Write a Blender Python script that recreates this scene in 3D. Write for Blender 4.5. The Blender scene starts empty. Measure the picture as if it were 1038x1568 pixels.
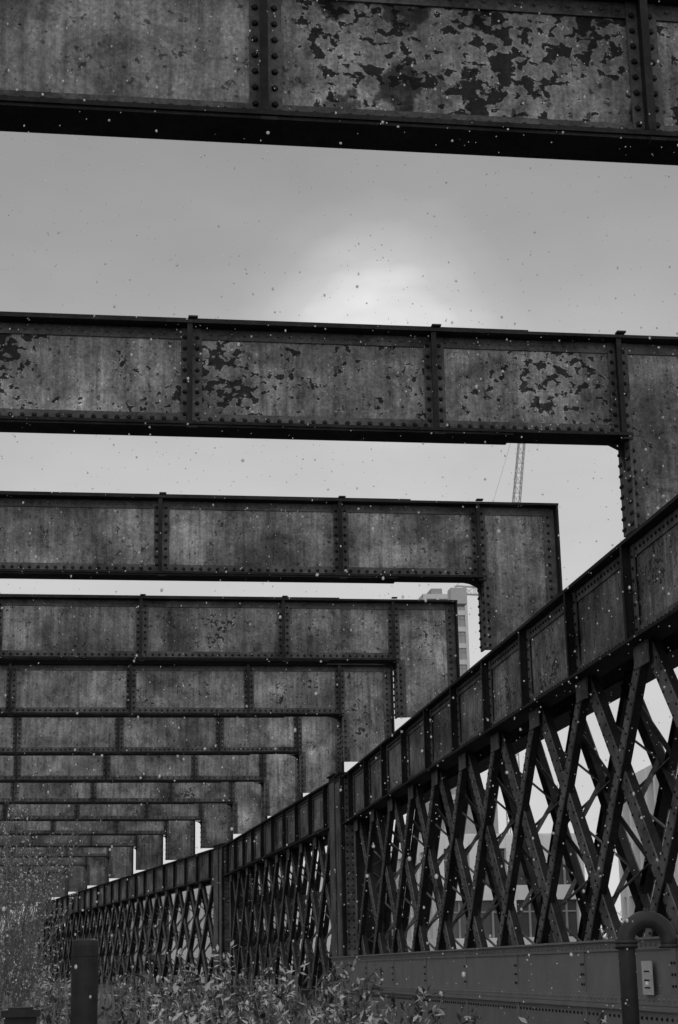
import bpy, math, random, bmesh
from mathutils import Vector, Matrix
random.seed(7)
D=bpy.data
scene=bpy.context.scene
EYE=1.6

# ------------------------------------------------------------------ mesh builder
class MB:
    def __init__(s):
        s.v=[];s.f=[];s.m=[];s.O=Vector((0,0,0));s.ux=Vector((1,0,0));s.uy=Vector((0,1,0));s.uz=Vector((0,0,1))
    def frame(s,O,ux,uy):
        s.O=Vector(O);s.ux=Vector(ux);s.uy=Vector(uy)
    def P(s,x,y,z): return s.O+s.ux*x+s.uy*y+s.uz*z
    def box(s,x0,x1,y0,y1,z0,z1,m=0):
        b=len(s.v)
        for z in (z0,z1):
            for x,y in ((x0,y0),(x1,y0),(x1,y1),(x0,y1)):
                s.v.append(tuple(s.P(x,y,z)))
        for q in ((0,3,2,1),(4,5,6,7),(0,1,5,4),(1,2,6,5),(2,3,7,6),(3,0,4,7)):
            s.f.append(tuple(b+i for i in q)); s.m.append(m)
    def bar(s,p0,p1,w,t,n,m=0):
        p0=Vector(p0);p1=Vector(p1);d=(p1-p0).normalized();n=Vector(n).normalized()
        wd=d.cross(n).normalized(); n=wd.cross(d).normalized()
        b=len(s.v)
        for p in (p0,p1):
            for a,c in ((-1,-1),(1,-1),(1,1),(-1,1)):
                s.v.append(tuple(p+wd*(a*w/2)+n*(c*t/2)))
        for q in ((0,3,2,1),(4,5,6,7),(0,1,5,4),(1,2,6,5),(2,3,7,6),(3,0,4,7)):
            s.f.append(tuple(b+i for i in q)); s.m.append(m)
    def rivet(s,p,n,r,m=0,seg=6):
        p=Vector(p);n=Vector(n).normalized()
        a=n.orthogonal().normalized();c=n.cross(a)
        b=len(s.v)
        for k,(rr,h) in enumerate(((r,0),(r*.62,r*.75))):
            for i in range(seg):
                t=2*math.pi*i/seg
                s.v.append(tuple(p+a*(rr*math.cos(t))+c*(rr*math.sin(t))+n*h))
        for i in range(seg):
            j=(i+1)%seg
            s.f.append((b+i,b+j,b+seg+j,b+seg+i));s.m.append(m)
        s.f.append(tuple(b+seg+i for i in range(seg)));s.m.append(m)
    def tube(s,pts,rad,m=0,seg=12,cap=True):
        pts=[Vector(p) for p in pts]
        if not isinstance(rad,(list,tuple)): rad=[rad]*len(pts)
        b0=len(s.v); ref=None
        for i,p in enumerate(pts):
            if i==0:d=pts[1]-pts[0]
            elif i==len(pts)-1:d=pts[-1]-pts[-2]
            else:d=pts[i+1]-pts[i-1]
            d.normalize()
            if ref is None: ref=d.orthogonal().normalized()
            a=(ref-d*ref.dot(d)).normalized(); ref=a; c=d.cross(a)
            for k in range(seg):
                t=2*math.pi*k/seg
                s.v.append(tuple(p+a*(rad[i]*math.cos(t))+c*(rad[i]*math.sin(t))))
        for i in range(len(pts)-1):
            for k in range(seg):
                j=(k+1)%seg
                s.f.append((b0+i*seg+k,b0+i*seg+j,b0+(i+1)*seg+j,b0+(i+1)*seg+k));s.m.append(m)
        if cap:
            s.f.append(tuple(b0+k for k in reversed(range(seg))));s.m.append(m)
            s.f.append(tuple(b0+(len(pts)-1)*seg+k for k in range(seg)));s.m.append(m)
    def leaf(s,p,d,n,L,W,m=0):
        b=len(s.v)
        w=d.cross(n)
        if w.length<1e-4: w=d.orthogonal()
        w.normalize()
        s.v.append(tuple(p)); s.v.append(tuple(p+d*(L*.5)+w*(W*.5)+n*(W*.15)))
        s.v.append(tuple(p+d*L)); s.v.append(tuple(p+d*(L*.5)-w*(W*.5)+n*(W*.15)))
        s.f.append((b,b+1,b+2,b+3)); s.m.append(m)
    def done(s,name,mats,smooth=False,parent=None):
        me=D.meshes.new(name); me.from_pydata(s.v,[],s.f)
        for m in mats: me.materials.append(m)
        me.polygons.foreach_set('material_index',s.m)
        if smooth: me.polygons.foreach_set('use_smooth',[True]*len(s.f))
        me.update()
        o=D.objects.new(name,me); scene.collection.objects.link(o)
        if parent: o.parent=parent
        return o

# ------------------------------------------------------------------ materials
def newmat(name):
    m=D.materials.new(name); m.use_nodes=True; nt=m.node_tree
    return m,nt,nt.nodes['Principled BSDF']
def N(nt,t,**k):
    n=nt.nodes.new(t)
    for a,b in k.items(): setattr(n,a,b)
    return n
def math_(nt,op,a,b=None,c=None,clamp=False):
    n=N(nt,'ShaderNodeMath',operation=op); n.use_clamp=clamp
    for i,x in enumerate((a,b,c)):
        if x is None: continue
        if isinstance(x,(int,float)): n.inputs[i].default_value=x
        else: nt.links.new(x,n.inputs[i])
    return n.outputs[0]
def noise(nt,vec,scale,detail=5,rough=.55,dist=0,lac=2):
    n=N(nt,'ShaderNodeTexNoise'); n.inputs['Scale'].default_value=scale; n.inputs['Detail'].default_value=detail
    n.inputs['Roughness'].default_value=rough; n.inputs['Distortion'].default_value=dist
    nt.links.new(vec,n.inputs['Vector']); return n.outputs['Fac']
def ramp(nt,fac,stops):
    r=N(nt,'ShaderNodeValToRGB'); e=r.color_ramp.elements
    while len(e)>1: e.remove(e[-1])
    e[0].position=stops[0][0]; v=stops[0][1]; e[0].color=(v,v,v,1)
    for p,v in stops[1:]:
        x=e.new(p); x.color=(v,v,v,1)
    nt.links.new(fac,r.inputs[0]); return r.outputs[0]
def mapping(nt,vec,scale=(1,1,1),loc=(0,0,0)):
    n=N(nt,'ShaderNodeMapping'); n.inputs['Scale'].default_value=scale; n.inputs['Location'].default_value=loc
    nt.links.new(vec,n.inputs['Vector']); return n.outputs[0]
def combine_grey(nt,val,bsdf):
    c=N(nt,'ShaderNodeCombineColor')
    for i in range(3): nt.links.new(val,c.inputs[i])
    nt.links.new(c.outputs[0],bsdf.inputs['Base Color'])
def steel(name,base,exc=.26,peeldark=.25,rough=.75,streak=.5,off=(0,0,0),chip=1.0,cw=1.0,blobs=False,xmask=None,full=True):
    m,nt,b=newmat(name)
    gpos=N(nt,'ShaderNodeNewGeometry').outputs['Position']
    pos=mapping(nt,gpos,loc=off)
    mid=noise(nt,pos,1.9,7,.78,.35)
    fine=noise(nt,pos,40,2,.7)
    v=math_(nt,'MULTIPLY_ADD',mid,4.4,-1.15)
    v=math_(nt,'MINIMUM',math_(nt,'MAXIMUM',v,.2),2.1)
    v=math_(nt,'MULTIPLY',v,math_(nt,'MULTIPLY_ADD',fine,1.6,.2))
    if full:
        st=noise(nt,mapping(nt,pos,scale=(8,8,.45)),1.6,4,.7)
        v=math_(nt,'MULTIPLY',v,math_(nt,'MAXIMUM',math_(nt,'MULTIPLY_ADD',math_(nt,'SUBTRACT',st,.5),streak*4.5,1.0),.3))
        big=noise(nt,mapping(nt,pos,loc=(9,9,9)),.75,2,.5,.4)
        v=math_(nt,'MULTIPLY',v,math_(nt,'MAXIMUM',math_(nt,'MULTIPLY_ADD',big,3.0,-.5),.4))
    v=math_(nt,'MULTIPLY',v,base)
    a=v
    if full:
        chips=noise(nt,mapping(nt,pos,scale=(1,1,1.25)),12*chip,4,.55,.25)
        cluster=noise(nt,pos,1.3,3,.6)
        f=math_(nt,'MULTIPLY_ADD',cluster,cw,math_(nt,'MULTIPLY',chips,.9))
        th=.45+.5*cw+exc
        s_=math_(nt,'SUBTRACT',f,th-.5)
        if xmask is not None:
            sx=N(nt,'ShaderNodeSeparateXYZ'); nt.links.new(gpos,sx.inputs[0])
            rmp=math_(nt,'MULTIPLY_ADD',sx.outputs[0],5.0,-5.0*xmask,clamp=True)
            s_=math_(nt,'ADD',s_,math_(nt,'MULTIPLY_ADD',rmp,.16,-.16))
        mask=ramp(nt,s_,((.5,0),(.52,1)))
        rim=ramp(nt,s_,((.455,0),(.49,1),(.5,1),(.515,0)))
        a=math_(nt,'MULTIPLY',v,math_(nt,'MULTIPLY_ADD',mask,peeldark-1.0,1.0))
        a=math_(nt,'MULTIPLY',a,math_(nt,'MULTIPLY_ADD',rim,.45,1.0))
        pit=ramp(nt,noise(nt,pos,15,3,.6),((.33,.3),(.38,1),(.66,1),(.72,1.5)))
        a=math_(nt,'MULTIPLY',a,pit)
        if blobs:
            vo=N(nt,'ShaderNodeTexVoronoi'); vo.inputs['Scale'].default_value=1.9
            wob=noise(nt,pos,6,3,.6)
            vm=N(nt,'ShaderNodeVectorMath',operation='ADD'); nt.links.new(mapping(nt,pos,scale=(1,.0,.8)),vm.inputs[0])
            cx=N(nt,'ShaderNodeCombineXYZ'); q=math_(nt,'MULTIPLY',wob,.26); nt.links.new(q,cx.inputs[0]); nt.links.new(q,cx.inputs[2]); nt.links.new(cx.outputs[0],vm.inputs[1])
            nt.links.new(vm.outputs[0],vo.inputs['Vector'])
            sc=N(nt,'ShaderNodeSeparateColor'); nt.links.new(vo.outputs['Color'],sc.inputs[0])
            bl=math_(nt,'SUBTRACT',math_(nt,'MULTIPLY_ADD',sc.outputs[0],.34,.06),vo.outputs['Distance'])
            bl=math_(nt,'ADD',bl,math_(nt,'MULTIPLY_ADD',rmp,.5,0.0))
            bm_=ramp(nt,bl,((.48,1),(.50,1.2),(.54,.3),(.62,.2),(.68,.35)))
            a=math_(nt,'MULTIPLY',a,bm_)
        hh=math_(nt,'SUBTRACT',math_(nt,'MULTIPLY_ADD',fine,.3,mid),math_(nt,'MULTIPLY',mask,.5))
    combine_grey(nt,a,b)
    b.inputs['Roughness'].default_value=rough
    b.inputs['Specular IOR Level'].default_value=.2
    if full:
        bp=N(nt,'ShaderNodeBump'); bp.inputs['Strength'].default_value=.5; bp.inputs['Distance'].default_value=.014
        nt.links.new(hh,bp.inputs['Height']); nt.links.new(bp.outputs[0],b.inputs['Normal'])
    return m
def plain(name,v,rough=.8,var=.5,scale=3,trans=0,spec=.25):
    m,nt,b=newmat(name)
    pos=N(nt,'ShaderNodeNewGeometry').outputs['Position']
    n=noise(nt,pos,scale,4,.65)
    a=math_(nt,'MULTIPLY',math_(nt,'MULTIPLY_ADD',math_(nt,'SUBTRACT',n,.5),var*2,1.0),v)
    combine_grey(nt,a,b); b.inputs['Roughness'].default_value=rough
    b.inputs['Specular IOR Level'].default_value=spec
    return m
M_web=steel('steel_web_paint',.18,.255,.25)
M_web2=steel('steel_web_paint_worn',.19,.18,.2,off=(7.3,2.2,1.1))
M_webfar=steel('steel_web_far_darker',.13,.22,.2,off=(2.3,7.2,3.1))  # darker web tone for the farthest portals
M_webheavy=steel('steel_web_flaking',.17,.045,.10,off=(3.1,0,.4),cw=.55,blobs=True,xmask=1.15)
M_webmid=steel('steel_web_worn',.165,.115,.13,off=(4,5,2),cw=.9)
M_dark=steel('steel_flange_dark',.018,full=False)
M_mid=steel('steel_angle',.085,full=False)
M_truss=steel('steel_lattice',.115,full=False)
M_chord=steel('steel_chord',.15,.11,.25,chip=1.3,cw=.8)
M_parapet=plain('parapet_paint',.22,.55,.35,3.5)

# ------------------------------------------------------------------ portals
H=6.0; HB=4.96; ZT=H+EYE; ZB=HB+EYE; ZC=5.62
W=12.8
STF0=[-1.06,-2.93,-5.30,-7.67,-10.0,-11.72]
STF1=[-1.03,-2.77,-5.20,-7.6,-9.95,-11.72]
def portal(k,xo,y,heading,mats,detail=2):
    ux=Vector((math.cos(heading),-math.sin(heading),0)); uy=Vector((math.sin(heading),math.cos(heading),0))
    mb=MB(); mb.frame((xo,y+.2,0),ux,uy)
    WEB,DK,MD=0,1,2
    STF=STF1 if k==1 else STF0
    mb.box(-W,-.0,-.012,.012,ZB+.02,ZT-.02,WEB)
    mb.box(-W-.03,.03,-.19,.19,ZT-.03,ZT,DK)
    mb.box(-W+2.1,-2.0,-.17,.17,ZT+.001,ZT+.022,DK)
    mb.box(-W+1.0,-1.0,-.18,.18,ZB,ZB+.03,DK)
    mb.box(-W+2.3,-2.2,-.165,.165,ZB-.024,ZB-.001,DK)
    for s in (-1,1):
        y0,y1=sorted((s*.0121,s*.03))
        mb.box(-W+.03,-.03,y0,y1,ZT-.14,ZT-.031,MD)
        mb.box(-W+1.06,-1.06,y0,y1,ZB+.031,ZB+.15,MD)
        for x in STF:
            y0,y1=sorted((s*.0305,s*.044))
            mb.box(x-.10,x+.10,y0,y1,ZB+.032,ZT-.032,MD)
            y0,y1=sorted((s*.0445,s*.168))
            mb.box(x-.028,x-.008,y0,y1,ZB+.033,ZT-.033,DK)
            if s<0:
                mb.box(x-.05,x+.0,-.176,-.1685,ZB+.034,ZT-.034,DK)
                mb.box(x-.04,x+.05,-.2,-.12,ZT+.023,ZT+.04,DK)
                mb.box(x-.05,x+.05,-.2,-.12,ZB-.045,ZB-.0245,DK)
        for xa,xb,sg in ((-1.02,0,1),(-W,-W+1.02,-1)):
            y0,y1=sorted((s*.0122,s*.031))
            e=.0 if sg>0 else -W
            xs=sorted((e-sg*.0,e-sg*.15)); mb.box(xs[0],xs[1],y0*1.01,y1,ZC,ZT-.141,MD)
            i=e-sg*1.02; xs=sorted((i,i+sg*.14)); mb.box(xs[0],xs[1],y0*1.01,y1,ZC,ZB+.03,MD)
    for e,sg in ((0,1),(-W,-1)):
        xs=sorted((e,e-sg*1.02)); mb.box(xs[0],xs[1],-.0119,.0119,ZC,ZB+.0199,WEB)
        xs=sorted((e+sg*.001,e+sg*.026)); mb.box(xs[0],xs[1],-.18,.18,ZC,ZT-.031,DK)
        i=e-sg*1.0205; xs=sorted((i,i-sg*.025)); mb.box(xs[0],xs[1],-.18,.18,ZC,ZB-.001,MD)
        mb2=[(i-sg*.026,ZB-.03),(i-sg*.30,ZB-.03),(i-sg*.18,ZB-.05),(i-sg*.08,ZB-.1),(i-sg*.04,ZB-.2),(i-sg*.026,ZB-.3)]
        b=len(mb.v)
        for yy in (-.02,.02):
            for x,z in mb2: mb.v.append(tuple(mb.P(x,yy,z)))
        n=len(mb2)
        mb.f.append(tuple(b+q for q in range(n)));mb.m.append(DK)
        mb.f.append(tuple(b+n+q for q in reversed(range(n))));mb.m.append(DK)
        for q in range(n):
            r=(q+1)%n; mb.f.append((b+q,b+r,b+n+r,b+n+q));mb.m.append(DK)
    if detail>0:
        nrm=-uy; st=.11 if detail>1 else .16
        x=-W+1.3
        while x<-1.15:
            mb.rivet(mb.P(x,-.031,ZB+.095),nrm,.024,DK)
            if detail>1: mb.rivet(mb.P(x,-.031,ZT-.085),nrm,.018,MD)
            x+=st
        for xs in STF:
            z=ZB+.14
            while z<ZT-.1:
                for o in (-.068,.055): mb.rivet(mb.P(xs+o,-.045,z),nrm,.023,DK)
                z+=st
        z=ZC+.06
        while z<ZT-.15:
            mb.rivet(mb.P(-.09,-.032,z),nrm,.024,DK)
            if z<ZB-.05:
                mb.rivet(mb.P(-.96,-.032,z),nrm,.023,DK)
                for o in (-.1,.1,-.15,.15): mb.rivet(mb.P(-1.047,o,z),-ux,.022,DK)
            z+=st
    return mb.done('portal_frame',mats)

Xo={-1:6.2,0:6.2,1:6.24,2:6.27,3:6.28,4:6.25,5:6.26,6:6.17,7:5.97,8:5.66,9:5.14,10:4.25,11:3.34,12:2.32,13:1.36,14:.36,15:-.64,16:-1.66,17:-2.7,18:-3.75,19:-4.85,20:-6.0}
Yk=lambda k: 15.2+6.25*(k-2) if k>1 else 15.2-6.03*(2-k)
for k in range(-1,21):
    dx=(Xo[min(k+1,20)]-Xo[max(k-1,-1)]); dy=12.5
    hd=math.atan2(dx,dy) if k>6 else 0
    web=M_webheavy if k==1 else M_webmid if k==2 else M_webfar if k>8 else M_web2 if k in (4,5,8) else M_web
    portal(k,Xo[k],Yk(k),hd,[web,M_dark,M_mid],2 if k<=6 else (1 if k<=10 else 0))

# ------------------------------------------------------------------ lattice trusses
def truss(A,B,side=1,detail=2,za0=0,zb0_=0,name='lattice_truss'):
    A=Vector((A[0],A[1],za0));B=Vector((B[0],B[1],zb0_)); L=(B-A).length; d=(B-A)/L
    n=Vector((d.y,-d.x,0))*side
    mb=MB(); mb.frame(A,d,n)
    ZTt,ZBt=5.6,4.6
    BR,DK,CH=0,1,2
    mb.box(.05,L-.05,0,.95,ZTt-.035,ZTt,DK)
    mb.box(1.5,L-1.5,.03,.9,ZTt+.001,ZTt+.018,DK)
    for y in (.13,.78):
        mb.box(.05,L-.05,y,y+.016,ZBt+.035,ZTt-.036,CH)
    mb.box(.05,L-.05,0,.3,ZBt,ZBt+.03,DK); mb.box(.05,L-.05,.6,.95,ZBt,ZBt+.03,DK)
    mb.box(.05,L-.05,.112,.1295,ZBt+.031,ZBt+.15,BR); mb.box(.05,L-.05,.112,.1295,ZTt-.16,ZTt-.0365,BR)
    zb0,zb1=.65,1.15
    mb.box(.05,L-.05,0,.3,zb1-.03,zb1,DK); mb.box(.05,L-.05,.6,.95,zb1-.03,zb1,DK)
    mb.box(.05,L-.05,0,.95,zb0,zb0+.03,DK)
    for y in (.13,.78): mb.box(.05,L-.05,y,y+.016,zb0+.031,zb1-.031,CH)
    e0=1.7
    np_=max(2,round((L-2*e0)/2.08)); sp=(L-2*e0)/np_
    nodes=[e0+sp*i for i in range(np_+1)]
    for i,x in enumerate(nodes):
        for y,sg in ((.13,-1),(.796,1)):
            ya,yb=sorted((y+sg*.0185,y+sg*.034)); mb.box(x-.11,x+.11,ya,yb,ZBt+.0315,ZTt-.0375,BR)
            ya,yb=sorted((y+sg*.0345,y+sg*.12)); mb.box(x-.014,x+.014,ya,yb,ZBt+.0315,ZTt-.0375,DK)
            mb.box(x-.03,x+.03,*sorted((y+sg*.1205,y+sg*.128)),ZBt+.0315,ZTt-.0375,DK)
    zt,zb=ZBt+.02,zb1-.01
    def P(x,y,z): return mb.P(x,y,z)
    lo,hi=e0-.15,L-e0+.15
    for x0,x1 in ((lo-.16,lo),(hi,hi+.16)):
        for ya,yb in ((.14,.16),(.74,.76)): mb.box(x0,x1,ya,yb,zb,zt,BR)
        mb.box(x0+.07,x0+.09,.161,.739,zb,zt,DK)
    for dirn in (1,-1):
        for i in range(-2,np_+3):
            x0=e0+sp*i; x1=x0+dirn*sp*1.5
            ta,tb=0.0,1.0
            for e in (lo,hi):
                t=(e-x0)/(x1-x0)
                if dirn*(1 if e==hi else -1)>0: tb=min(tb,t)
                else: ta=max(ta,t)
            if tb-ta<.06: continue
            xa=x0+(x1-x0)*ta; xb=x0+(x1-x0)*tb; za=zt+(zb-zt)*ta; zz=zt+(zb-zt)*tb
            off=.0 if dirn>0 else .045
            ww=.20 if dirn<0 else .15
            for y,sg in ((.16+off,1),(.74-off,-1)):
                mb.bar(P(xa,y,za),P(xb,y,zz),ww,.014,n,BR)
                q=Vector((x1-x0,0,zb-zt)).normalized(); wv=(q.z,-q.x)
                for o in (-ww/2+.01,ww/2-.01):
                    a=P(xa+wv[0]*o,y+sg*.05,za+wv[1]*o); b=P(xb+wv[0]*o,y+sg*.05,zz+wv[1]*o)
                    mb.bar(a,b,.014,.085,n,DK)
                if detail>1 and y<.4:
                    nn=int(math.hypot(xb-xa,zz-za)/.17)
                    for j in range(1,nn):
                        t=j/nn
                        for o in (-ww/2+.03,ww/2-.03):
                            mb.rivet(P(xa+(xb-xa)*t+wv[0]*o,y-.007,za+(zz-za)*t+wv[1]*o),-n,.016,DK)
            if detail>0:
                nb=7
                for j in range(1,nb):
                    t=j/nb; zg=1 if j%2 else -1
                    x=xa+(xb-xa)*t; z=za+(zz-za)*t; t2=min(1,(j+1)/nb)
                    x2=xa+(xb-xa)*t2; z2=za+(zz-za)*t2
                    ya,yb=(.2+off,.7-off) if zg>0 else (.7-off,.2+off)
                    mb.bar(P(x,ya,z),P(x2,yb,z2),.06,.012,Vector((0,0,1)),BR)
    for x in nodes:
        mb.box(x-.22,x+.22,.137,.1525,ZBt-.22,ZBt-.001,BR)
    for i in range(np_):
        x=e0+sp*(i+.5); mb.box(x-.22,x+.22,.137,.1525,zb1+.001,zb1+.22,BR)
    for x0,x1 in ((0,.75),(L-.75,L)):
        mb.box(x0-.02,x1+.02,-.03,.98,.2,ZTt+.05,DK)
        mb.box(x0+.08,x1-.08,-.045,-.031,.3,ZTt-.1,BR)
        mb.box(x0-.06,x1+.06,-.07,1.02,ZTt+.051,ZTt+.08,DK)
        mb.box(x0-.035,x0-.021,.05,.9,.25,ZTt-.05,BR)
        if detail>0:
            z=.4
            while z<ZTt-.1:
                for yy in (.09,.2,.45,.7,.85): mb.rivet(P(x0-.0355,yy,z),-d,.024,DK)
                for xx in (x0+.04,x1-.04): mb.rivet(P(xx,-.031,z),-n,.02,BR)
                z+=.14
        mb.box(x0-.25,x1+.25,-.3,1.1,-.3,.199,CH)
    if detail>0:
        x=.9
        while x<L-.9:
            mb.rivet(P(x,.111,ZBt+.09),-n,.02,DK); mb.rivet(P(x,.111,ZTt-.1),-n,.02,DK)
            x+=.12 if detail>1 else .2
        for x in nodes:
            z=ZBt+.12
            while z<ZTt-.1:
                for o in(-.075,.075): mb.rivet(P(x+o,.096,z),-n,.021,DK)
                z+=.12
    return mb.done(name,[M_truss,M_dark,M_chord])
truss((4.97,-3.0),(5.42,36.3),1,2,.05,-.12)
truss((5.42,36.35),(4.66,58.0),1,2,-.05,-.02)
truss((4.64,58.05),(-2.4,106),1,1)
truss((-6.4,-3.0),(-6.4,36.8),-1,0)
truss((-6.4,36.85),(-7.2,58.4),-1,0)

# ------------------------------------------------------------------ parapet girder along the near span
mb=MB(); A=Vector((4.62,2,0));B=Vector((4.80,33.2,0)); L=(B-A).length; d=(B-A)/L; n=Vector((d.y,-d.x,0)); mb.frame(A,d,n)
z1=EYE+.19
mb.box(0,L,0,.02,.05,z1-.02,0)
mb.box(-.02,L+.02,-.05,.22,z1-.019,z1,0)
mb.box(0,L,-.035,-.001,EYE-.40,EYE-.36,0)
mb.box(0,L,-.018,-.001,EYE-.355,EYE-.27,0)
mb.box(0,L,-.016,-.001,z1-.1,z1-.0195,0)
mb.box(L+.0,L+.03,-.06,.25,.05,z1-.021,1)
x=.1
while x<L:
    for z in (EYE-.31,z1-.06,EYE-.46): mb.rivet(mb.P(x,-.017 if z>EYE-.4 else -.001,z),-n,.016,1 if z<EYE-.4 else 0)
    x+=.13
x=1.0
while x<L:
    mb.box(x-.06,x+.06,-.012,-.0005,EYE-.2695,z1-.101,0)
    mb.box(x-.06,x+.06,-.012,-.0005,.05,EYE-.401,0)
    for o in (-.035,.035):
        z=EYE-.2
        while z<z1-.12: mb.rivet(mb.P(x+o,-.013,z),-n,.014,1); z+=.09
    x+=2.6
mb.done('plate_girder_parapet',[M_parapet,M_dark])
mb=MB(); M_white=plain('enamel_white',.62,.4,.25,20); 
mb.frame(A+d*11.85,d,n); mb.box(-.0,.26,-.05,-.041,EYE-.27,EYE-.0,0)
for z in (EYE-.22,EYE-.16,EYE-.09): mb.box(.06,.2,-.052,-.0505,z,z+.012,1)
mb.done('label_sign',[M_white,M_dark])

# ------------------------------------------------------------------ gooseneck vent pipe
M_pipe=plain('pipe_painted_dark',.05,.4,.4,9)
mb=MB(); px,py=4.15,12.95; r=.066; R=.163; ZP=EYE+.145
pts=[(px,py,-.1),(px,py,ZP-.02)]
ax=Vector((.985,-.17,0)).normalized()
for i in range(0,13):
    t=math.pi*i/12
    c=Vector((px,py,ZP))+ax*(R*(1-math.cos(t)))+Vector((0,0,R*math.sin(t)))
    pts.append(tuple(c))
e=pts[-1]; pts.append((e[0],e[1],e[2]-.05))
mb.tube(pts,r,0,20)
mb.tube([(px,py,ZP-.045),(px,py,ZP-.02)],r*1.35,0,20); mb.tube([(px,py,ZP-.015),(px,py,ZP+.01)],r*1.35,0,20)
mb.tube([(e[0],e[1],e[2]-.055),(e[0],e[1],e[2]-.025)],r*1.2,0,20)
c=Vector((px,py,ZP))+ax*R
mb.tube([tuple(c+Vector((0,0,R-.02))),tuple(c+Vector((0,0,R+.085)))],.02,0,8)
for i in range(8):
    t=i*math.pi/4; mb.tube([(px+r*1.2*math.cos(t),py+r*1.2*math.sin(t),ZP-.055),(px+r*1.2*math.cos(t),py+r*1.2*math.sin(t),ZP+.02)],.009,0,6)
mb.tube([(px,py,.0),(px,py,.03)],r*1.8,0,20)
o=mb.done('gooseneck_vent_pipe',[M_pipe],True)

M_post=plain('post_dark',.03,.6,.7,12)
mb=MB(); mb.tube([(.04,10,-.1),(.04,10,EYE+.15),(.04,10,EYE+.175),(.04,10,EYE+.185)],[.075,.075,.07,.05],0,24)
mb.tube([(.04,10,EYE+.09),(.04,10,EYE+.10)],.079,0,24)
mb.done('round_post',[M_post])
mb=MB(); mb.frame((-.32,10.4,0),(1,0,0),(0,1,0)); mb.box(-.09,.09,-.09,.09,-.1,EYE-.24,0); mb.box(-.11,.11,-.11,.11,EYE-.2395,EYE-.2,0); mb.box(-.07,.07,-.07,.07,EYE-.1995,EYE-.185,0)
mb.done('square_bollard',[M_post])

# ------------------------------------------------------------------ ground
def groundmat():
    m,nt,b=newmat('ground_soil_grass'); pos=N(nt,'ShaderNodeNewGeometry').outputs['Position']
    a=noise(nt,pos,.25,4,.6); c=noise(nt,pos,6,4,.7)
    v=math_(nt,'MULTIPLY',math_(nt,'MULTIPLY_ADD',a,.2,.03),math_(nt,'MULTIPLY_ADD',c,1.2,.3)); combine_grey(nt,v,b); b.inputs['Roughness'].default_value=.95
    return m
mb=MB(); S=2500
coords=[-S,-800,-300,-120]+[x*4 for x in range(-20,21)]+[120,300,800,S]
nx=len(coords)
for j,y in enumerate(coords):
    for i,x in enumerate(coords):
        z=.12*math.sin(x*.31+y*.17)+.1*math.sin(x*.13-y*.41) if abs(x)<80 and abs(y)<80 else 0
        mb.v.append((x,y+60,z-.05))
for j in range(nx-1):
    for i in range(nx-1):
        b=j*nx+i; mb.f.append((b,b+1,b+nx+1,b+nx)); mb.m.append(0)
mb.done('ground',[groundmat()])

# ------------------------------------------------------------------ vegetation
M_leafL=plain('leaf_pale',.55,.6,.4,9); M_leafD=plain('leaf_dark',.06,.7,.5,5); M_twig=plain('twig',.2,.8,.5,10)
M_grass=plain('grass_blades',.26,.8,.9,2)
def rv():
    while True:
        v=Vector((random.uniform(-1,1),random.uniform(-1,1),random.uniform(-1,1)))
        if .05<v.length<1: return v.normalized()
def bush(cx,cy,h,r,stems=26,leaf=.06,per=60,pale=.5,name='bush'):
    mb=MB()
    for s in range(stems):
        a=random.uniform(0,6.28); rr=r*math.sqrt(random.random())*.55
        p=Vector((cx+rr*math.cos(a),cy+rr*math.sin(a),-.05))
        d=Vector((math.cos(a)*random.uniform(.1,.65)*r/h,math.sin(a)*random.uniform(.1,.65)*r/h,1)).normalized()
        hh=h*random.choice((random.uniform(.3,.8),random.uniform(.8,1.12))); n=8; pts=[p]
        for i in range(n):
            d=(d+rv()*.13+Vector((math.cos(a),math.sin(a),-.25))*.05*i/n*2).normalized(); p=p+d*(hh/n); pts.append(p.copy())
        mb.tube([tuple(q) for q in pts],[.009*(1-.8*i/n)+.002 for i in range(n+1)],2,4,False)
        pl=pale*random.choice((.1,.5,1.5,1.9))
        for j in range(per):
            t=random.uniform(.25,1)**.8*n; i=min(int(t),n-1); q=pts[i].lerp(pts[i+1],t-i)
            o=rv()*random.uniform(0,.06)*r/.8; o.z*=.6
            dd=(rv()+Vector((math.cos(a),math.sin(a),.1))*.5).normalized(); nn=(rv()*.5+Vector((0,-.4,1.0))).normalized()
            L=leaf*random.uniform(.5,1.5)
            mb.leaf(q+o,dd,nn,L,L*.40,0 if random.random()<pl else 1)
    return mb.done(name,[M_leafL,M_leafD,M_twig])
random.seed(12)
bl=[(1.55,14.5,1.42,.8),(2.35,15.5,1.50,.9),(3.1,17.5,1.5,.9),(1.0,16.5,1.25,.8),(2.0,19,1.72,1.0),(3.0,22,1.6,1.2),(1.0,22,1.35,1.1),(.1,24,1.3,1.1),(-.4,19,1.2,.9),
    (3.2,14.3,1.15,.6),(3.9,14.9,1.15,.55),(3.35,12.6,1.1,.45),(2.3,27,1.85,1.2),(3.6,28,1.75,1.3),(.5,30,1.45,1.4),(-.9,30,1.4,1.2),(4.1,33,1.8,1.2),(1.9,35,2.1,1.4),(-1.2,38,1.9,1.5),(-2.2,46,2.4,1.8),(.4,42,1.5,1.6),(3.2,40,1.8,1.3)]
for x,y,h,r in bl:
    near=y<20
    bush(x,y,h,r,26 if near else 20,.085 if near else .11,56 if near else 50,random.uniform(.3,.5))
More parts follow.
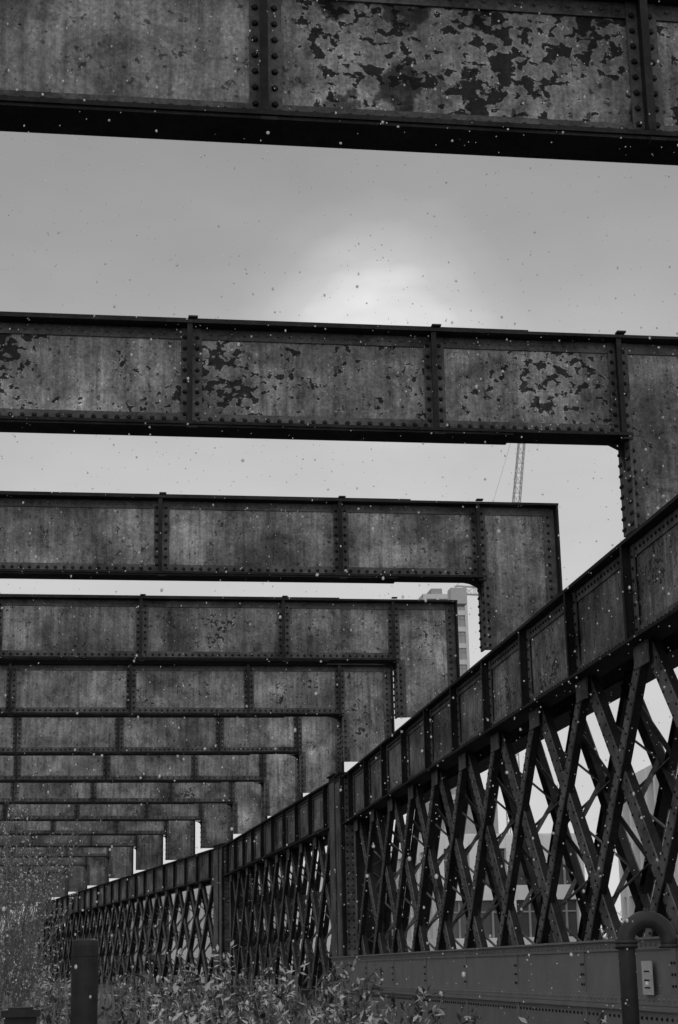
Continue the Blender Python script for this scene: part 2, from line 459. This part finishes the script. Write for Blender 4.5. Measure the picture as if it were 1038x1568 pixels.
def shrub(cx,cy,h,r,n=16,name='bare_shrub'):
    mb=MB()
    def br(p,d,L,rad,lev):
        k=5;pts=[p];q=p.copy()
        for i in range(k):
            d=(d+rv()*.15).normalized(); q=q+d*(L/k); pts.append(q.copy())
        mb.tube([tuple(a) for a in pts],[rad*(1-.6*i/k) for i in range(k+1)],2,4,False)
        if lev>0:
            for i in range(1,k+1):
                for _ in range(2):
                    br(pts[i],(d+rv()*.55+Vector((0,0,.2))).normalized(),L*.42,rad*.5,lev-1)
        else:
            for i in range(2,k+1):
                if random.random()<.6: mb.leaf(pts[i],rv(),rv(),.05*random.uniform(.6,1.5),.028,0)
    for s in range(n):
        a=random.uniform(0,6.28); rr=r*random.random()
        br(Vector((cx+rr*math.cos(a),cy+rr*math.sin(a),0)),Vector((math.cos(a)*.15,math.sin(a)*.15,1)).normalized(),h*random.uniform(.6,.9),.018,2)
    return mb.done(name,[M_leafL,M_leafD,M_twig])
shrub(-1.12,29,3.2,.40,11); shrub(-1.75,36,3.6,.6,11); shrub(-2.6,52,4.2,1.1,10)
mb=MB(); random.seed(5)
for i in range(30000):
    y=8+52*random.random()**1.3; x=random.uniform(-.06*y-1,min(4.6,.2*y+1.0))
    h=random.uniform(.25,.85)*(1.3 if y>15 else .9); w=.010 if y<20 else .022
    a=random.uniform(0,6.28); dd=Vector((math.cos(a),math.sin(a),0)); l=Vector((random.uniform(-.3,.3),random.uniform(-.3,.3),1)).normalized()
    b=len(mb.v); p=Vector((x,y,-.1))
    mb.v+= [tuple(p-dd*w/2),tuple(p+dd*w/2),tuple(p+l*h*.6+dd*w*.35),tuple(p+l*h+Vector((l.x,l.y,0))*h*.4)]
    mb.f.append((b,b+1,b+2,b+3)); mb.m.append(0)
mb.done('grass',[M_grass])
mb=MB(); random.seed(31)
for i in range(260):
    y=random.uniform(11,34); x=random.uniform(-.05*y,min(4.3,.16*y+.6)); h=random.uniform(1.1,1.62)+ (.2 if y>22 else 0)
    p=Vector((x,y,-.05)); d_=Vector((random.uniform(-.12,.12),random.uniform(-.12,.12),1)); pts=[]
    for k in range(6): pts.append(p.copy()); p=p+d_*(h/6); d_=d_+rv()*.08
    mb.tube([tuple(q) for q in pts],.004 if y<20 else .007,0,4,False)
    for k in range(16):
        q=pts[-1]+Vector((random.gauss(0,.02),random.gauss(0,.02),-random.random()*.22)); mb.leaf(q,(rv()+Vector((0,0,1))).normalized(),rv(),.045,.016,0)
mb.done('tall_weeds',[M_grass])
mb=MB(); random.seed(9)
for i in range(110):
    az=random.uniform(-.16,.75); dist=random.uniform(150,230); cx,cy=math.sin(az)*dist,math.cos(az)*dist
    hh=random.uniform(3.5,8); rr=random.uniform(2.5,4.5)
    mb.tube([(cx,cy,0),(cx+.3,cy,hh*.5)],[.25,.1],2,5,False)
    for j in range(220):
        v=rv()*random.random()**.4
        mb.leaf(Vector((cx+v.x*rr,cy+v.y*rr,hh*.6+v.z*hh*.42)),rv(),rv(),random.uniform(.5,1.1),.5,1 if random.random()<.85 else 0)
mb.done('distant_tree_row',[M_leafL,M_leafD,M_twig])

M_fence=plain('fence_galvanised',.25,.6,.4,4)
mb=MB(); mb.frame((-3,40,0),(1,.0,0),(0,1,0))
for i in range(0,62):
    x=i*.13; mb.box(x,x+.05,-.01,.01,.0,1.45+ (.05 if i%2 else 0),0)
for z in (.35,1.2): mb.box(0,8.0,.0105,.05,z,z+.05,0)
for i in range(4): mb.box(i*2.6-.04,i*2.6+.04,.051,.12,-.1,1.5,0)
mb.done('palisade_fence',[M_fence])

# ------------------------------------------------------------------ buildings
M_wallL=plain('wall_render_light',.72,.8,.2,.6); M_wallB=plain('wall_brick_grey',.30,.85,.3,1.2)
M_wallT=plain('tower_cladding_hazed',.55,.8,.15,.4)  # distance haze put into the colour: pale, low contrast
M_glass,nt,b=newmat('window_glass'); b.inputs['Base Color'].default_value=(.07,.07,.07,1); b.inputs['Roughness'].default_value=.2
M_glassT,nt,b=newmat('tower_glazing_hazed'); b.inputs['Base Color'].default_value=(.30,.30,.30,1); b.inputs['Roughness'].default_value=.3  # glazing colour lightened to carry the same haze
def building(name,x,y,w,dp,h,ang,bay,fl,wall,pier=.45,band=.8,glass=None):
    mb=MB(); ux=Vector((math.cos(ang),math.sin(ang),0)); uy=Vector((-math.sin(ang),math.cos(ang),0)); mb.frame((x,y,0),ux,uy)
    mb.box(.3,w-.3,.3,dp-.3,0,h-.2,1)
    nb=max(1,round(w/bay)); bw=w/nb; nf=max(1,round(h/fl)); fh=h/nf
    for j in range(nf+1):
        z=j*fh; z0=max(0,z-band*.5)
        mb.box(0,w,0,.34,z0,z+band*.5,0); mb.box(0,w,dp-.34,dp,z0,z+band*.5,0)
        mb.box(0,.34,.341,dp-.341,z0,z+band*.5,0); mb.box(w-.34,w,.341,dp-.341,z0,z+band*.5,0)
    for i in range(nb+1):
        xx=min(max(i*bw,pier/2),w-pier/2)
        for ya,yb in ((-.06,.30),(dp-.30,dp+.06)): mb.box(xx-pier/2,xx+pier/2,ya,yb,0,h+band*.4,0)
        if i<nb:
            for j in range(nf):
                mb.box(xx+bw/2-.05,xx+bw/2+.05,.2,.299,j*fh+band*.5,(j+1)*fh-band*.5,2)
                mb.box(xx+pier/2,xx+bw-pier/2,.21,.2985,j*fh+fh*.62,j*fh+fh*.62+.07,2)
    nd=max(1,round(dp/bay)); bd=dp/nd
    for i in range(nd+1):
        yy=min(max(i*bd,.35+pier/2),dp-.35-pier/2)
        for xa,xb in ((-.06,.30),(w-.30,w+.06)): mb.box(xa,xb,yy-pier/2,yy+pier/2,0,h+band*.4,0)
    mb.box(.35,w-.35,.35,dp-.35,h-.19,h+band*.3,0)
    mb.box(w*.3,w*.55,dp*.3,dp*.6,h+band*.31,h+2.4,2)
    return mb.done(name,[wall,glass or M_glass,M_wallB])
building('apartment_building',24.3,68,20,12,9.6,-.1,1.7,2.4,M_wallL,.35,.6)
building('apartment_building',17.0,82,7.5,10,7.4,.05,1.7,2.5,M_wallL,.4,.7)
building('warehouse_building',10.5,88,5,30,6.0,.15,2.6,3.0,M_wallL,1.4,1.3)
building('warehouse_building',1.5,150,14,20,7.2,.1,3.2,3.4,M_wallB,1.4,1.3)
building('tower_block',61.5,300,8.3,14,67.2,.0,2.4,3.0,M_wallT,.5,.9,M_glassT)
building('apartment_building',48,95,26,14,14,-.15,2.8,2.9,M_wallB)
mb=MB(); mb.frame((-2.6,200,0),(1,0,0),(0,1,0)); mb.box(0,3.2,0,4,0,3.2,0)
b=len(mb.v)
for yy in (-.3,4.3):
    for x,z in ((-.3,3.2),(3.5,3.2),(1.6,4.6)): mb.v.append(tuple(mb.P(x,yy,z+.003)))
mb.f+=[(b,b+1,b+2),(b+5,b+4,b+3),(b,b+2,b+5,b+3),(b+1,b+4,b+5,b+2),(b,b+3,b+4,b+1)]; mb.m+=[1]*5
mb.box(.5,1.1,-.02,-.001,1.2,2.2,1); mb.box(1.9,2.6,-.02,-.001,0,2.1,1)
mb.done('hut',[M_wallL,M_post])

# ------------------------------------------------------------------ crane
M_crane=plain('crane_steel',.4,.6,.2,1)
def lattice_mast(mb,p0,p1,w,w1,step):
    p0=Vector(p0);p1=Vector(p1);d=(p1-p0).normalized();a=Vector((1,0,0));a=(a-d*a.dot(d)).normalized();c=d.cross(a);L=(p1-p0).length
    n=int(L/step)
    def cor(i,k):
        t=i/n; ww=w+(w1-w)*t; s=((-1,-1),(1,-1),(1,1),(-1,1))[k%4]; return p0+d*(L*t)+a*(s[0]*ww/2)+c*(s[1]*ww/2)
    for k in range(4):
        mb.tube([tuple(cor(0,k)),tuple(cor(n,k))],.09,0,5,False)
        for i in range(n):
            mb.tube([tuple(cor(i,k)),tuple(cor(i+1,k+1))],.045,0,4,False)
            mb.tube([tuple(cor(i,k)),tuple(cor(i,k+1))],.04,0,4,False)
mb=MB(); cx,cy=64.0,250
lattice_mast(mb,(cx,cy,0),(cx,cy,56),1.8,1.8,2)
lattice_mast(mb,(cx+.8,cy,57),(cx+4.0,cy-4,88),1.2,.8,1.5)
lattice_mast(mb,(cx,cy,57),(cx-7,cy+3,58),1.2,1.2,1.4)
mb.frame((cx,cy,0),(1,0,0),(0,1,0)); mb.box(-1.6,1.6,-1.6,1.6,56,57,0); mb.box(-8,-5.5,1.5,4,55.5,58,0); mb.box(.8,2.2,-2.2,-.9,57,59.2,0)
mb.tube([(cx-1,cy,57),(cx-2.5,cy,67)],.2,0,5); mb.tube([(cx-2.5,cy,67),(cx+3.7,cy-3.8,87.5)],.03,0,4); mb.tube([(cx-2.5,cy,67),(cx-7,cy+3,58)],.05,0,4)
mb.done('tower_crane',[M_crane])

# ------------------------------------------------------------------ falling snow
random.seed(21)
M_snow,nt,b=newmat('snow'); b.inputs['Base Color'].default_value=(.95,.95,.95,1); b.inputs['Roughness'].default_value=.6
tr=N(nt,'ShaderNodeBsdfTranslucent'); tr.inputs[0].default_value=(.98,.98,.98,1); mx=N(nt,'ShaderNodeMixShader'); mx.inputs[0].default_value=.6
nt.links.new(b.outputs[0],mx.inputs[1]); nt.links.new(tr.outputs[0],mx.inputs[2]); nt.links.new(mx.outputs[0],nt.nodes['Material Output'].inputs[0])
bm=bmesh.new(); bmesh.ops.create_icosphere(bm,subdivisions=1,radius=1); iv=[v.co.copy() for v in bm.verts]; iff=[tuple(v.index for v in f.verts) for f in bm.faces]; bm.free()
mb=MB()
for i in range(12000):
    y=random.uniform(4.2,17); x=random.uniform(-.12*y-1.2,.48*y+1.5); z=random.uniform(0.3,2.5+.75*y)
    if z>14: continue
    r=random.choice((.0018,.0022,.0026,.003,.0035,.0048)); b=len(mb.v); sx=r*random.uniform(.8,1.2); sz=r*random.uniform(1,1.6)
    for v in iv: mb.v.append((x+v.x*sx,y+v.y*r,z+v.z*sz))
    for f in iff: mb.f.append(tuple(b+q for q in f)); mb.m.append(0)
mb.done('falling_snow',[M_snow],True)

# ------------------------------------------------------------------ camera
psi=math.radians(8.76); pit=math.radians(15.0); rho=math.radians(1.2)
h=Vector((math.sin(psi),math.cos(psi),0)); r0=Vector((math.cos(psi),-math.sin(psi),0)); zz=Vector((0,0,1))
f=h*math.cos(pit)+zz*math.sin(pit); u0=-h*math.sin(pit)+zz*math.cos(pit)
u=u0*math.cos(rho)+r0*math.sin(rho); r_=r0*math.cos(rho)-u0*math.sin(rho)
cam=D.cameras.new('camera'); co=D.objects.new('camera',cam); scene.collection.objects.link(co)
M=Matrix((( r_.x,u.x,-f.x,0),(r_.y,u.y,-f.y,0),(r_.z,u.z,-f.z,EYE),(0,0,0,1))); co.matrix_world=M
cam.sensor_fit='HORIZONTAL'; cam.sensor_width=36; cam.lens=90.2; cam.clip_end=6000; cam.clip_start=.05
cam.dof.use_dof=True; cam.dof.focus_distance=18; cam.dof.aperture_fstop=18
scene.camera=co

# ------------------------------------------------------------------ light
se,sa=math.radians(20.6),psi+math.radians(1.6)
sd=Vector((math.sin(sa)*math.cos(se),math.cos(sa)*math.cos(se),math.sin(se)))
sl=D.lights.new('sun','SUN'); sl.energy=.7; sl.angle=math.radians(25); sl.color=(1,1,1)
so=D.objects.new('sun',sl); scene.collection.objects.link(so); so.rotation_euler=sd.to_track_quat('Z','Y').to_euler()
w=D.worlds.new('World'); scene.world=w; w.use_nodes=True; nt=w.node_tree; bg=nt.nodes['Background']
sky=N(nt,'ShaderNodeTexSky'); sky.sky_type='NISHITA'; sky.sun_disc=False; sky.sun_elevation=se; sky.sun_rotation=sa
bw=N(nt,'ShaderNodeRGBToBW'); nt.links.new(sky.outputs[0],bw.inputs[0])
tc=N(nt,'ShaderNodeTexCoord').outputs['Generated']
sep=N(nt,'ShaderNodeSeparateXYZ'); nt.links.new(tc,sep.inputs[0])
cl=noise(nt,mapping(nt,tc,scale=(1,1,2.2),loc=(.3,.1,.7)),3.2,4,.5,.3)
cl2=noise(nt,mapping(nt,tc,scale=(1,1,2.2),loc=(.7,.2,.1)),9,4,.5,.2)
zc=math_(nt,'ADD',sep.outputs[2],math_(nt,'MULTIPLY',math_(nt,'SUBTRACT',cl,.5),.08))
base=ramp(nt,zc,((0,.60),(.22,.54),(.30,.47),(.36,.39),(.41,.31),(.52,.25),(.62,.4),(1,.65)))
back_fill=math_(nt,'MULTIPLY_ADD',sep.outputs[1],-1.0,.1,clamp=True)  # added fill: extra sky brightness behind the camera to light the webs
base=math_(nt,'ADD',base,math_(nt,'MULTIPLY',back_fill,.75))
dt=N(nt,'ShaderNodeVectorMath',operation='DOT_PRODUCT'); nt.links.new(tc,dt.inputs[0]); dt.inputs[1].default_value=sd
ang=math_(nt,'ADD',dt.outputs['Value'],math_(nt,'MULTIPLY',math_(nt,'SUBTRACT',cl2,.5),.003))
glow=ramp(nt,math_(nt,'MULTIPLY_ADD',ang,260,-259.0,clamp=True),((0,0),(.4,.04),(.75,.16),(1,.42)))
v=math_(nt,'MULTIPLY',base,math_(nt,'MULTIPLY_ADD',cl2,.32,.84))
v=math_(nt,'ADD',v,glow)
v=math_(nt,'ADD',v,math_(nt,'MULTIPLY',bw.outputs[0],.003))
cc=N(nt,'ShaderNodeCombineColor')
for i in range(3): nt.links.new(v,cc.inputs[i])
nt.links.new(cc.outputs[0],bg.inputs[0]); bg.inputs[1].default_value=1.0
scene.view_settings.view_transform='Standard'; scene.view_settings.look='None'; scene.view_settings.exposure=0
